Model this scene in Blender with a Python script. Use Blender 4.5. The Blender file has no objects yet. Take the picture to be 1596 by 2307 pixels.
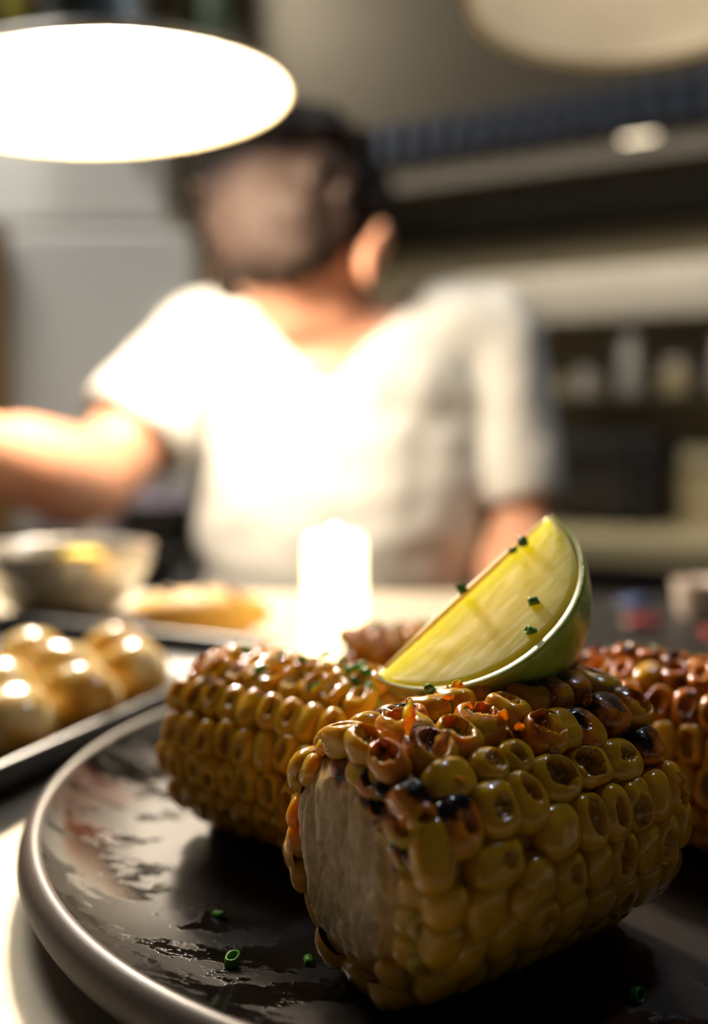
import bpy, math, random
from mathutils import Vector, Matrix, noise
sc = bpy.context.scene
COL = sc.collection
D = bpy.data
rnd = random.Random(7)
PI = math.pi

# ------------------------------------------------------------------ camera
CAMZ = 1.1985                       # camera height; the pass counter top is at z = 1.10
cam_d = D.cameras.new('camera')
cam = D.objects.new('camera', cam_d); COL.objects.link(cam)
cam_d.sensor_fit = 'HORIZONTAL'
cam_d.sensor_width = 24.0
cam_d.lens = 2000.0 / 1596.0 * 24.0
cam_d.clip_start = 0.01
cam.location = (0, 0, CAMZ)
cam.rotation_euler = (math.radians(90 - 4.389), 0, 0)
cam_d.dof.use_dof = True
cam_d.dof.focus_distance = 0.158
cam_d.dof.aperture_fstop = 5.0
sc.camera = cam
# ------------------------------------------------------------------ world, exposure
w = D.worlds.new('world'); sc.world = w
w.use_nodes = True
w.node_tree.nodes['Background'].inputs[0].default_value = (0.80, 0.88, 1.0, 1)
w.node_tree.nodes['Background'].inputs[1].default_value = 0.03
sc.view_settings.view_transform = 'Standard'
sc.view_settings.look = 'None'
sc.view_settings.exposure = 0.0
sc.view_settings.gamma = 1.0
sc.view_settings.use_curve_mapping = False
BULB = 540.0                        # heat lamp bulb emission
CANDLE = 14.0
CEIL = 3.0                          # unseen ceiling panels, added to brighten the kitchen

# ------------------------------------------------------------------ materials
def lin(c):
    return tuple(((x / 255.0) / 12.92 if x / 255.0 <= 0.04045 else ((x / 255.0 + 0.055) / 1.055) ** 2.4) for x in c)
class N:
    def __init__(s, name):
        s.m = D.materials.new(name); s.m.use_nodes = True
        s.t = s.m.node_tree; s.b = s.t.nodes['Principled BSDF']
    def n(s, typ, **kw):
        x = s.t.nodes.new(typ)
        for k, v in kw.items(): setattr(x, k, v)
        return x
    def l(s, a, b): s.t.links.new(a, b)
    def noise(s, scale, detail=3, rough=.5, vec=None):
        x = s.n('ShaderNodeTexNoise'); x.inputs['Scale'].default_value = scale
        x.inputs['Detail'].default_value = detail; x.inputs['Roughness'].default_value = rough
        if vec is not None: s.l(vec, x.inputs['Vector'])
        return x.outputs['Fac']
    def ramp(s, fac, stops):
        x = s.n('ShaderNodeValToRGB'); e = x.color_ramp.elements
        while len(e) < len(stops): e.new(0.5)
        for i, (p, c) in enumerate(stops):
            e[i].position = p
            if isinstance(c, (int, float)): c = (c, c, c)
            e[i].color = (*c[:3], 1)
        s.l(fac, x.inputs[0]); return x.outputs[0]
    def mix(s, fac, a, b):
        x = s.n('ShaderNodeMix', data_type='RGBA')
        for sock, v in ((x.inputs[0], fac), (x.inputs[6], a), (x.inputs[7], b)):
            if isinstance(v, (int, float)): sock.default_value = v
            elif isinstance(v, tuple): sock.default_value = (*v[:3], 1)
            else: s.l(v, sock)
        return x.outputs[2]
    def math(s, op, a, b=None, clamp=False):
        x = s.n('ShaderNodeMath', operation=op); x.use_clamp = clamp
        for i, v in enumerate((a, b)):
            if v is None: continue
            if isinstance(v, (int, float)): x.inputs[i].default_value = v
            else: s.l(v, x.inputs[i])
        return x.outputs[0]
    def bump(s, h, strength=.3, dist=.001):
        x = s.n('ShaderNodeBump'); x.inputs['Strength'].default_value = strength
        x.inputs['Distance'].default_value = dist
        s.l(h, x.inputs['Height']); s.l(x.outputs[0], s.b.inputs['Normal'])
    def set(s, **kw):
        names = dict(col='Base Color', rough='Roughness', metal='Metallic', coat='Coat Weight', crough='Coat Roughness',
                     sss='Subsurface Weight', sscale='Subsurface Scale', srad='Subsurface Radius', trans='Transmission Weight',
                     ior='IOR', emit='Emission Color', estr='Emission Strength', spec='Specular IOR Level', sheen='Sheen Weight', alpha='Alpha')
        for k, v in kw.items():
            i = s.b.inputs[names[k]]
            if hasattr(v, 'is_output'): s.l(v, i)
            elif isinstance(v, tuple) and len(v) == 3 and k != 'srad': i.default_value = (*v, 1)
            else: i.default_value = v
        return s
    def obj(s): return s.n('ShaderNodeTexCoord').outputs['Object']

def simple(name, col, rough=.5, metal=0, var=.12, scale=30, bump=0, **kw):
    m = N(name); c = lin(col)
    f = m.noise(scale, 4, vec=m.obj())
    m.set(col=m.mix(f, tuple(x * (1 - var) for x in c), tuple(min(1, x * (1 + var)) for x in c)), rough=rough, metal=metal, **kw)
    if bump: m.bump(f, bump, .002)
    return m.m

def corn_mat(name, a, b, sss=.28, rough=.2):
    m = N(name)
    at = m.n('ShaderNodeAttribute', attribute_name='roast')
    sep = m.n('ShaderNodeSeparateColor'); m.l(at.outputs['Color'], sep.inputs[0])
    oi = m.n('ShaderNodeObjectInfo')
    so = m.n('ShaderNodeSeparateColor'); m.l(oi.outputs['Color'], so.inputs[0])
    geo = m.n('ShaderNodeNewGeometry')
    base = m.mix(oi.outputs['Random'], a, b)
    n1 = m.noise(420, 4, .6, geo.outputs['Position'])
    base = m.mix(m.math('MULTIPLY', m.ramp(n1, [(.42, 0.0), (.66, 1.0)]), .45), base, tuple(x * .62 for x in a))
    # collapsed dimples are browner and more see-through
    base = m.mix(m.math('MULTIPLY', sep.outputs[1], .5), base, (.34, .13, .008))
    n2 = m.noise(900, 3, .7, geo.outputs['Position'])
    n3 = m.noise(260, 4, .6, geo.outputs['Position'])
    ch = m.math('ADD', m.math('MAXIMUM', sep.outputs[0], so.outputs[0]), m.math('MULTIPLY', m.math('SUBTRACT', n3, .5), .75))
    ch = m.math('MULTIPLY', ch, m.math('ADD', m.math('MULTIPLY', n2, .3), .85))
    c2 = m.mix(m.ramp(ch, [(.22, 0.0), (.42, 1.0)]), base, (.66, .19, .006))
    c3 = m.mix(m.ramp(ch, [(.44, 0.0), (.62, 1.0)]), c2, (.10, .022, .004))
    c4 = m.mix(m.ramp(ch, [(.52, 0.0), (.68, 1.0)]), c3, (.008, .005, .004))
    sp = m.ramp(m.noise(1100, 1, .5, geo.outputs['Position']), [(.76, 0.0), (.80, 1.0)])
    c5 = m.mix(m.math('MULTIPLY', sp, .8), c4, (.03, .012, .004))
    ss = m.math('MULTIPLY', m.math('SUBTRACT', 1.0, m.ramp(ch, [(.35, 0.0), (.7, 1.0)])), sss)
    m.set(col=c5, rough=rough, sss=ss, srad=(1.0, .40, .04), sscale=.004, coat=.7, crough=.04, spec=.22)
    chb = m.ramp(ch, [(.35, 0.0), (.7, 1.0)])
    m.bump(m.math('ADD', m.math('MULTIPLY', m.noise(700, 4, .65, geo.outputs['Position']), .22), m.math('MULTIPLY', m.math('MULTIPLY', m.noise(520, 5, .7, geo.outputs['Position']), chb), .45)), 1.0, .0005)
    return m.m

M = {}
M['corn'] = corn_mat('roast_corn', (.76, .385, .006), (.64, .345, .010))
M['corn_far'] = corn_mat('roast_corn_back', (.86, .47, .014), (.80, .42, .014), rough=.16)
m = N('corn_core'); f = m.noise(500, 5, .6)
geo = m.n('ShaderNodeNewGeometry')
m.set(col=m.mix(m.noise(350, 5, .6, geo.outputs['Position']), (.55, .26, .03), (.42, .16, .02)), rough=.35, sss=.5, srad=(1., .45, .1), sscale=.006)
m.bump(m.noise(900, 5, .7, geo.outputs['Position']), .5, .0006)
M['core'] = m.m
M['corn_torn'] = corn_mat('torn_corn', (.78, .36, .012), (.70, .36, .03), sss=.75, rough=.25)
M['corn_torn'].node_tree.nodes['Principled BSDF'].inputs['Subsurface Scale'].default_value = .010
m = N('corn_pith'); geo = m.n('ShaderNodeNewGeometry')
at = m.n('ShaderNodeAttribute', attribute_name='roast'); sep = m.n('ShaderNodeSeparateColor'); m.l(at.outputs['Color'], sep.inputs[0])
n1 = m.noise(300, 6, .65, geo.outputs['Position'])
c0 = m.ramp(n1, [(.3, (.38, .25, .11)), (.55, (.64, .46, .25)), (.75, (.84, .69, .46))])
c0 = m.mix(sep.outputs[2], c0, m.mix(n1, (.62, .30, .02), (.66, .42, .10)))
chn = m.math('ADD', sep.outputs[0], m.math('MULTIPLY', m.math('SUBTRACT', m.noise(500, 4, .6, geo.outputs['Position']), .5), .3))
c0 = m.mix(m.ramp(chn, [(.22, 0.0), (.42, 1.0)]), c0, (.42, .10, .012))
c0 = m.mix(m.ramp(chn, [(.42, 0.0), (.6, 1.0)]), c0, (.06, .012, .004))
m.set(col=c0, rough=.36, sss=.5, srad=(1., .6, .3), sscale=.005, coat=.25, crough=.2)
m.bump(m.noise(600, 6, .7, geo.outputs['Position']), .6, .0008)
M['pith'] = m.m
m = N('dry_skin'); geo = m.n('ShaderNodeNewGeometry')
m.set(col=m.ramp(m.noise(320, 5, .7, geo.outputs['Position']), [(.35, (.05, .012, .004)), (.5, (.35, .09, .012)), (.68, (.62, .26, .04))]), rough=.3, sss=.6, srad=(1., .35, .06), sscale=.003, coat=.3)
M['skin_flake'] = m.m
# stoneware plate: matt glaze with oily, glossy patches
m = N('stoneware'); oc = m.obj()
mp = m.n('ShaderNodeMapping'); m.l(oc, mp.inputs[0]); mp.inputs['Scale'].default_value = (1.0, 1.9, 1.0)
mp.inputs['Rotation'].default_value = (0, 0, .5)
wv = m.noise(58, 7, .68, mp.outputs[0])
big = m.noise(20, 2, .5, oc)
sepx = m.n('ShaderNodeSeparateXYZ'); m.l(oc, sepx.inputs[0])
r2 = m.math('SQRT', m.math('ADD', m.math('POWER', sepx.outputs[0], 2.0), m.math('POWER', sepx.outputs[1], 2.0)))
edge = m.ramp(r2, [(.070, 0.0), (.088, 1.0)])           # oil has run to the outer part of the well
oil = m.math('MULTIPLY', m.ramp(m.math('ADD', m.math('MULTIPLY', wv, .8), m.math('MULTIPLY', big, .2)), [(.475, 0.0), (.50, 1.0)]), edge)
spk = m.noise(1500, 2, .5, oc)
colr = m.mix(oil, m.mix(spk, (.042, .032, .025), (.018, .014, .011)), (.007, .006, .005))
sl = m.ramp(m.noise(24, 2, .5, oc), [(.60, 0.0), (.68, 1.0)])
colr = m.mix(m.math('MULTIPLY', m.math('MULTIPLY', sl, edge), .5), colr, (.16, .045, .015))
m.set(col=colr, rough=m.math('ADD', m.math('MULTIPLY', m.math('SUBTRACT', 1.0, oil), .32), .10), spec=m.math('ADD', m.math('MULTIPLY', oil, .25), .27))
m.bump(m.math('ADD', m.math('MULTIPLY', spk, .25), m.math('MULTIPLY', oil, .5)), .35, .0004)
M['plate'] = m.m
m = N('stoneware_rim'); oc = m.obj()
n1 = m.noise(60, 4, .6, oc); n2 = m.noise(1800, 2, .5, oc)
m.set(col=m.mix(n1, (.115, .085, .070), (.165, .128, .105)), rough=.42, spec=.5, coat=.1, crough=.25)
m.bump(m.math('ADD', m.math('MULTIPLY', n2, .4), n1), .12, .0006)
M['rim'] = m.m
# brushed steel
def steel(name, col, rough=.35, sx=400, metal=1.0):
    m = N(name); oc = m.obj()
    mp = m.n('ShaderNodeMapping'); m.l(oc, mp.inputs[0]); mp.inputs['Scale'].default_value = (1.0, 60.0, 60.0)
    n1 = m.noise(sx / 40, 4, .7, mp.outputs[0]); n2 = m.noise(9, 3, .5, oc)
    c = lin(col)
    m.set(col=m.mix(n2, tuple(x * .85 for x in c), c), rough=m.math('ADD', m.math('MULTIPLY', n1, .16), rough - .08), metal=metal)
    m.bump(n1, .05, .001)
    return m.m
M['steel'] = steel('brushed_steel', (205, 198, 186), .42, metal=.75)
M['steel_bowl'] = steel('polished_bowl', (230, 225, 214), .26, metal=.7)
M['steel_top'] = steel('counter_steel', (198, 188, 168), .5, metal=.3)
M['steel_hood'] = steel('hood_steel', (100, 91, 76), .45, metal=.6)
M['steel_dark'] = steel('dark_steel', (70, 66, 60), .45, metal=.6)
M['tray'] = simple('black_enamel', (26, 27, 32), .38, .2, coat=.25, crough=.25)
M['white_paint'] = simple('white_enamel', (238, 234, 222), .4)
M['shade_out'] = simple('grey_enamel', (120, 124, 120), .4)
M['black'] = simple('black_plastic', (28, 27, 28), .45)
M['fin'] = simple('blue_grey_metal', (96, 102, 118), .4, .3)
M['wall'] = simple('wall_tile_paint', (172, 160, 132), .6, scale=6)
M['wall_grey'] = simple('grey_wall', (112, 104, 90), .7, scale=5)
M['ceiling'] = simple('ceiling_paint', (92, 84, 68), .8)
M['floor'] = simple('floor_vinyl', (70, 66, 62), .6)
M['fridge'] = simple('pale_grey_panel', (205, 204, 200), .4, .1, var=.05, scale=4)
M['brown'] = simple('brown_wood', (120, 92, 48), .5)
M['yellow_pipe'] = simple('yellow_paint', (150, 138, 60), .5)
M['green_pipe'] = simple('green_paint', (78, 96, 74), .5)
M['jar'] = simple('white_plastic', (196, 192, 190), .3)
M['jar_beige'] = simple('beige_plastic', (196, 180, 140), .4)
M['red'] = simple('red_label', (150, 50, 60), .5)
M['blue'] = simple('blue_label', (70, 90, 150), .5)
M['mauve'] = simple('mauve_cloth', (120, 108, 122), .8)
M['cup'] = simple('white_china', (240, 225, 212), .25)
M['shirt'] = simple('white_cotton', (206, 205, 198), .85, var=.04, scale=40, sheen=.2)
M['trousers'] = simple('dark_trousers', (40, 40, 46), .85)
M['shoe'] = simple('black_shoe', (20, 20, 22), .5)
m = N('skin'); oc = m.obj()
m.set(col=m.mix(m.noise(14, 4, .5, oc), lin((200, 152, 126)), lin((188, 130, 100))), rough=.5, sss=.25, srad=(1., .35, .15), sscale=.012)
M['skin'] = m.m
M['hair'] = simple('dark_brown_hair', (40, 30, 25), .7, var=.5, scale=60, bump=.6, spec=.15)
M['eye'] = simple('eye_white', (230, 226, 220), .2)
m = N('lime_rind'); oc = m.obj()
n1 = m.noise(120, 4, .6, oc); vo = m.n('ShaderNodeTexVoronoi'); vo.inputs['Scale'].default_value = 900; m.l(oc, vo.inputs['Vector'])
m.set(col=m.ramp(n1, [(.35, (.34, .50, .035)), (.6, (.52, .68, .07)), (.75, (.66, .76, .16))]), rough=.24, sss=.5, srad=(.6, 1., .2), sscale=.004, coat=.5, crough=.12)
m.bump(vo.outputs['Distance'], .25, .0006)
M['rind'] = m.m
m = N('lime_flesh'); oc = m.obj()
mp = m.n('ShaderNodeMapping'); m.l(oc, mp.inputs[0]); mp.inputs['Scale'].default_value = (1, .25, 1)
n1 = m.noise(260, 4, .6, mp.outputs[0])
m.set(col=m.mix(n1, (.88, .62, .04), (.95, .76, .13)), rough=.42, sss=1.0, srad=(1., .85, .2), sscale=.03, spec=.25)
m.bump(n1, .3, .0008)
M['flesh'] = m.m
M['lime_pith'] = simple('lime_pith', (206, 196, 112), .4, sss=.5)
M['chive'] = simple('chive_green', (92, 160, 44), .35, var=.35, scale=500, sss=.2, sscale=.001)
M['chive_dark'] = simple('chive_dark_green', (56, 118, 36), .4, var=.35, scale=500)
m = N('potato'); oc = m.obj()
m.set(col=m.ramp(m.noise(70, 4, .6, oc), [(.34, (.52, .22, .02)), (.50, (.82, .54, .12)), (.66, (.95, .84, .50))]), rough=.2, sss=.3, srad=(1., .6, .2), sscale=.006, coat=.5, crough=.12)
M['potato'] = m.m
M['yellow'] = simple('yellow_fruit', (238, 196, 22), .25, var=.2, sss=.3, sscale=.005, coat=.4)
M['bread'] = simple('golden_bread', (232, 180, 84), .5, var=.25, scale=60, sss=.2, sscale=.004)
M['tail'] = simple('dark_crust', (90, 62, 58), .6)
def emis(name, col, s):
    m = N(name); m.set(col=col, emit=col, estr=s, rough=.5); return m.m
M['bulb'] = emis('bulb_glow', (1.0, .85, .66), BULB)
M['bulb_fill'] = emis('unlit_bulb_fill', (1.0, .90, .74), 6.5)  # glow added to brighten the lining of the unlit lamp
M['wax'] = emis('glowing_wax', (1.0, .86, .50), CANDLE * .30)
M['flame'] = emis('candle_flame', (1.0, .72, .30), CANDLE * 2)
M['panel_bright'] = emis('ceiling_fill_bright', (1.0, .95, .85), CEIL * 6)
M['cool'] = emis('cool_lamp', (.72, .84, 1.0), 70.0)
M['panel'] = emis('ceiling_fill', (1.0, .93, .80), CEIL)
M['strip'] = emis('fill_tube_glow', (1.0, .90, .74), 26.0)
M['glint_glow'] = emis('hood_glint', (1.0, .84, .60), 3.0)

# ------------------------------------------------------------------ mesh helpers
def link_obj(name, me, parent=None, mat=None, loc=None, rot=None):
    o = D.objects.new(name, me); COL.objects.link(o)
    if mat is not None and me is not None and not me.materials: me.materials.append(mat)
    if parent is not None: o.parent = parent
    if loc is not None: o.location = loc
    if rot is not None: o.rotation_euler = rot
    return o
def mesh(name, V, F, smooth=True):
    me = D.meshes.new(name); me.from_pydata([tuple(v) for v in V], [], F); me.update()
    if smooth: me.polygons.foreach_set('use_smooth', [True] * len(me.polygons))
    return me
def thing(name, label, cat, loc=(0, 0, 0), rz=0, group=None):
    o = D.objects.new(name, None); COL.objects.link(o); o.empty_display_size = .01
    o.location = loc; o.rotation_euler = (0, 0, rz)
    o['label'] = label; o['category'] = cat
    if group: o['group'] = group
    return o
def tag(o, label, cat, group=None):
    o['label'] = label; o['category'] = cat
    if group: o['group'] = group
    return o
def struct(o):
    o['kind'] = 'structure'; return o
def revolve(prof, n=64, close=False):
    V, F = [], []
    k = len(prof)
    for i in range(n):
        a = 2 * PI * i / n
        for r, z in prof: V.append((r * math.cos(a), r * math.sin(a), z))
    for i in range(n):
        j = (i + 1) % n
        for q in range(k - 1 + (1 if close else 0)):
            q2 = (q + 1) % k
            F.append((i * k + q, j * k + q, j * k + q2, i * k + q2))
    return V, F
def box_vf(x0, x1, y0, y1, z0, z1, bev=0.0):
    import bmesh
    bm = bmesh.new(); bmesh.ops.create_cube(bm, size=1)
    for v in bm.verts:
        v.co = Vector((x0 + (v.co.x + .5) * (x1 - x0), y0 + (v.co.y + .5) * (y1 - y0), z0 + (v.co.z + .5) * (z1 - z0)))
    if bev: bmesh.ops.bevel(bm, geom=bm.edges[:], offset=bev, segments=2, affect='EDGES', profile=.6)
    bm.verts.index_update()
    V = [v.co.copy() for v in bm.verts]; F = [tuple(v.index for v in f.verts) for f in bm.faces]
    bm.free(); return V, F
def box(name, x0, x1, y0, y1, z0, z1, mat, parent=None, bev=.002, loc=None, rz=0):
    V, F = box_vf(x0, x1, y0, y1, z0, z1, bev)
    return link_obj(name, mesh(name, V, F, False), parent, mat, loc, (0, 0, rz) if rz else None)
def tube_vf(pts, rad, n=12, cap=True):
    pts = [Vector(p) for p in pts]
    if isinstance(rad, (int, float)): rad = [rad] * len(pts)
    V, F = [], []
    up = Vector((0, 0, 1))
    for i, p in enumerate(pts):
        d = (pts[min(i + 1, len(pts) - 1)] - pts[max(i - 1, 0)]).normalized()
        a = d.cross(up if abs(d.z) < .95 else Vector((1, 0, 0))).normalized(); b = d.cross(a)
        for k in range(n):
            t = 2 * PI * k / n
            V.append(p + (a * math.cos(t) + b * math.sin(t)) * rad[i])
    for i in range(len(pts) - 1):
        for k in range(n):
            k2 = (k + 1) % n
            F.append((i * n + k, i * n + k2, (i + 1) * n + k2, (i + 1) * n + k))
    if cap:
        F.append(tuple(range(n - 1, -1, -1))); F.append(tuple((len(pts) - 1) * n + k for k in range(n)))
    return V, F
def tube(name, pts, rad, mat, parent=None, n=12):
    V, F = tube_vf(pts, rad, n); return link_obj(name, mesh(name, V, F), parent, mat)
def lathe(name, prof, mat, parent=None, n=48, loc=None, rot=None, close=False):
    V, F = revolve(prof, n, close); return link_obj(name, mesh(name, V, F), parent, mat, loc, rot)
def sstep(a, b, x):
    t = max(0.0, min(1.0, (x - a) / (b - a))); return t * t * (3 - 2 * t)
def blob(V, F, c, r, rot=None, nu=20, nv=12):
    b0 = len(V); c = Vector(c)
    for i in range(nv + 1):
        p = PI * i / nv
        for k in range(nu):
            t = 2 * PI * k / nu
            q = Vector((r[0] * math.sin(p) * math.cos(t), r[1] * math.sin(p) * math.sin(t), r[2] * math.cos(p)))
            if rot is not None: q = rot @ q
            V.append(c + q)
    for i in range(nv):
        for k in range(nu):
            k2 = (k + 1) % nu
            F.append((b0 + i * nu + k, b0 + (i + 1) * nu + k, b0 + (i + 1) * nu + k2, b0 + i * nu + k2))
def capsule(V, F, p, q, r0, r1, n=16, sx=1.0):
    p, q = Vector(p), Vector(q); d = q - p; L = d.length; d.normalize()
    b0 = len(V)
    up = Vector((0, 1, 0)) if abs(d.y) < .8 else Vector((1, 0, 0))
    a = d.cross(up).normalized(); b = d.cross(a)
    rows = []
    for t in (-88, -60, -30, 0): rows.append((p + d * (math.sin(math.radians(t)) * r0), max(.0005, math.cos(math.radians(t)) * r0)))
    for k in range(1, 5): f = k / 5; rows.append((p + d * L * f, r0 + (r1 - r0) * f))
    for t in (0, 30, 60, 88): rows.append((q + d * (math.sin(math.radians(t)) * r1), max(.0005, math.cos(math.radians(t)) * r1)))
    for c, r in rows:
        for k in range(n):
            t = 2 * PI * k / n
            V.append(c + a * (math.cos(t) * r * sx) + b * (math.sin(t) * r))
    for i in range(len(rows) - 1):
        for k in range(n):
            k2 = (k + 1) % n
            F.append((b0 + i * n + k, b0 + i * n + k2, b0 + (i + 1) * n + k2, b0 + (i + 1) * n + k))
    F.append(tuple(b0 + k for k in range(n - 1, -1, -1))); F.append(tuple(b0 + (len(rows) - 1) * n + k for k in range(n)))
def remesh(name, V, F, vox, smooth=6, disp=None):
    me = D.meshes.new('tmp'); me.from_pydata([tuple(v) for v in V], [], F); me.update()
    o = D.objects.new('tmp', me); COL.objects.link(o)
    r = o.modifiers.new('r', 'REMESH'); r.mode = 'VOXEL'; r.voxel_size = vox
    s = o.modifiers.new('s', 'SMOOTH'); s.factor = .5; s.iterations = smooth
    dg = bpy.context.evaluated_depsgraph_get(); dg.update()
    m2 = D.meshes.new_from_object(o.evaluated_get(dg)); m2.name = name
    D.objects.remove(o); D.meshes.remove(me)
    if disp:
        nr = [v.normal.copy() for v in m2.vertices]
        for v, nn in zip(m2.vertices, nr): v.co += nn * disp(v.co)
    m2.polygons.foreach_set('use_smooth', [True] * len(m2.polygons)); m2.update()
    return m2

# ------------------------------------------------------------------ the room
KA = math.radians(-25.5)                       # the cook line runs away to the left at this angle
KO = Vector((.092, 1.80, 0))
def kx(a, b, z): return KO + Vector((math.cos(KA) * a - math.sin(KA) * b, math.sin(KA) * a + math.cos(KA) * b, z))
struct(box('floor', -2.6, 3.0, -.8, 4.2, -.05, 0, M['floor'], bev=0))
struct(box('ceiling', -2.6, 3.0, -.8, 4.2, 2.6, 2.66, M['ceiling'], bev=0))
struct(box('wall_back', -2.2, 3.0, .80, .86, 0, 2.6, M['wall'], bev=0, loc=(KO.x, KO.y, 0), rz=KA))
struct(box('wall_left', -1.75, -1.69, -.8, 4.0, 0, 2.6, M['wall_grey'], bev=0))
struct(box('wall_far', -2.6, 3.0, 3.3, 3.36, 0, 2.6, M['wall_grey'], bev=0))

# the pass: the steel counter the food stands on
CT = 1.10
t = thing('pass_counter', 'pale brushed steel pass counter under the plate, tray and bowl', 'counter', (0, 0, 0))
box('worktop', -1.1, 1.1, -.10, .585, CT - .04, CT, M['steel_top'], t, .003)
box('front_panel', -1.08, 1.08, .52, .55, .12, CT - .04, M['steel'], t)
for x in (-1.02, 1.02):
    for y in (-.05, .50): box('leg', x - .02, x + .02, y - .02, y + .02, 0, CT - .04, M['steel'], t)
box('undershelf', -1.0, 1.0, -.03, .5, .3, .32, M['steel'], t)

# ------------------------------------------------------------------ plate
PC = Vector((.0362, .2213, CT)); FL = 1.104
t = thing('plate', 'dark stoneware plate with a taupe upright rim holding the grilled corn', 'plate', PC)
lathe('well', [(0.0, .0040), (.040, .0040), (.075, .0041), (.088, .0046), (.096, .0058), (.1020, .0082), (.1070, .0106), (.1098, .0134)], M['plate'], t, 160)
lathe('rim', [(.1098, .0134), (.1104, .0139), (.1112, .0141), (.1124, .0138), (.1138, .0126), (.1146, .0108), (.1148, .0090), (.1138, .0070), (.110, .0045), (.100, .0022), (.082, .0014)], M['rim'], t, 160)
lathe('foot', [(.082, .0014), (.078, .0000), (.074, .0000), (.072, .0014), (.0, .0016)], M['rim'], t, 96)

# ------------------------------------------------------------------ corn kernels
def kernel_mesh(ha, hc, H, typ, char, seed, na=26, nr=11):
    """one kernel: x along the cob, y round the cob, z outwards"""
    R = random.Random(seed); sv = Vector((seed * 1.37 % 97, seed * 2.11 % 89, seed * .73 % 83))
    ex = R.uniform(2.2, 2.9); V, F, C = [], [], []
    off = (R.uniform(-.2, .2), R.uniform(-.28, .28)); rd = {'d': R.uniform(.36, .64), 'h': R.uniform(.60, .70), 'b': R.uniform(.48, .7), 'p': 0}[typ]
    dep = {'d': R.uniform(.20, .50), 'h': R.uniform(.62, .8), 'b': R.uniform(.45, .7), 'p': 0}[typ] * H
    soft = {'d': R.uniform(.14, .34), 'h': .09, 'b': .13, 'p': .2}[typ]
    asp = R.uniform(.72, 1.0); cdir = Vector((R.uniform(-.5, .5), R.uniform(.1, 1.0)))
    lump = R.uniform(.6, 1.3)
    prof = []
    for j in range(nr + 1):
        q = (j / nr) ** .85
        prof.append((q, (max(0, 1 - q ** 3.0)) ** (1 / 2.3)))
    prof += [(1.0, -.35), (.93, -.75)]
    for j, (q, hz) in enumerate(prof):
        for k in range(na):
            a = 2 * PI * k / na; ca, sa = math.cos(a), math.sin(a)
            rr = (abs(ca) ** ex + abs(sa) ** ex) ** (-1 / ex)
            nn = noise.noise(Vector((ca * 1.1, sa * 1.1, 0)) + sv)
            rr *= 1 + .10 * nn
            x, y = q * rr * ca, q * rr * sa
            z = H * .62 * hz + H * .38
            if q <= 1 and hz >= 0:
                z += H * .07 * lump * noise.noise(Vector((x * 1.3, y * 1.3, 2)) + sv)
                g = 0
                if rd:
                    dx, dy = (x - off[0]) / asp, y - off[1]
                    dd = math.hypot(dx, dy) + .16 * noise.noise(Vector((x * 2.1, y * 2.1, 5)) + sv) + (.09 * noise.noise(Vector((x * 6, y * 6, 9)) + sv) if typ in 'bh' else 0)
                    g = 1 - sstep(rd - soft, rd + soft * .6, dd)
                    wr = abs(noise.noise(Vector((x * 2.6, y * 1.6, 11)) + sv * 1.3)); wr2 = noise.noise(Vector((x * 5, y * 5, 3)) + sv)
                    z -= dep * g * (1 - .55 * (1 - min(1, wr * 5)) ** 2) + H * .09 * g * wr2
                    ridge = math.exp(-((dd - rd) / .12) ** 2)
                    z += H * (.04 if typ != 'b' else .13 * (1 + wr2 * 2)) * ridge
            else: g = 0
            # taper: the kernel is narrower towards the core
            V.append((x * ha, y * hc, z))
            e = (x * cdir.x + y * cdir.y)
            c = char * (.62 + .55 * e) + (.10 * g if char > .2 else 0)
            C.append((max(0, min(1, c)), g, 0, 1))
    n = na
    for j in range(len(prof) - 1):
        for k in range(n):
            k2 = (k + 1) % n
            F.append((j * n + k, (j + 1) * n + k, (j + 1) * n + k2, j * n + k2))
    me = mesh('kernel', V, F)
    at = me.color_attributes.new('roast', 'FLOAT_COLOR', 'POINT')
    flat = [x for c in C for x in c]; at.data.foreach_set('color', flat)
    return me

def cob_core(name, prof, parent, mat, n=60, amp=.0004, seed=0):
    """lofted body along +x; prof = [(x, radius)]"""
    V, F = [], []
    for i, (x, r) in enumerate(prof):
        for k in range(n):
            a = 2 * PI * k / n
            rr = r + amp * noise.noise(Vector((x * 260, a * 3, seed + .5)) ) * (1 if r > .002 else 0)
            V.append((x, rr * math.sin(a), rr * math.cos(a)))
    for i in range(len(prof) - 1):
        for k in range(n):
            k2 = (k + 1) % n
            F.append((i * n + k, i * n + k2, (i + 1) * n + k2, (i + 1) * n + k))
    return link_obj(name, mesh(name, V, F), parent, mat)

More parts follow.
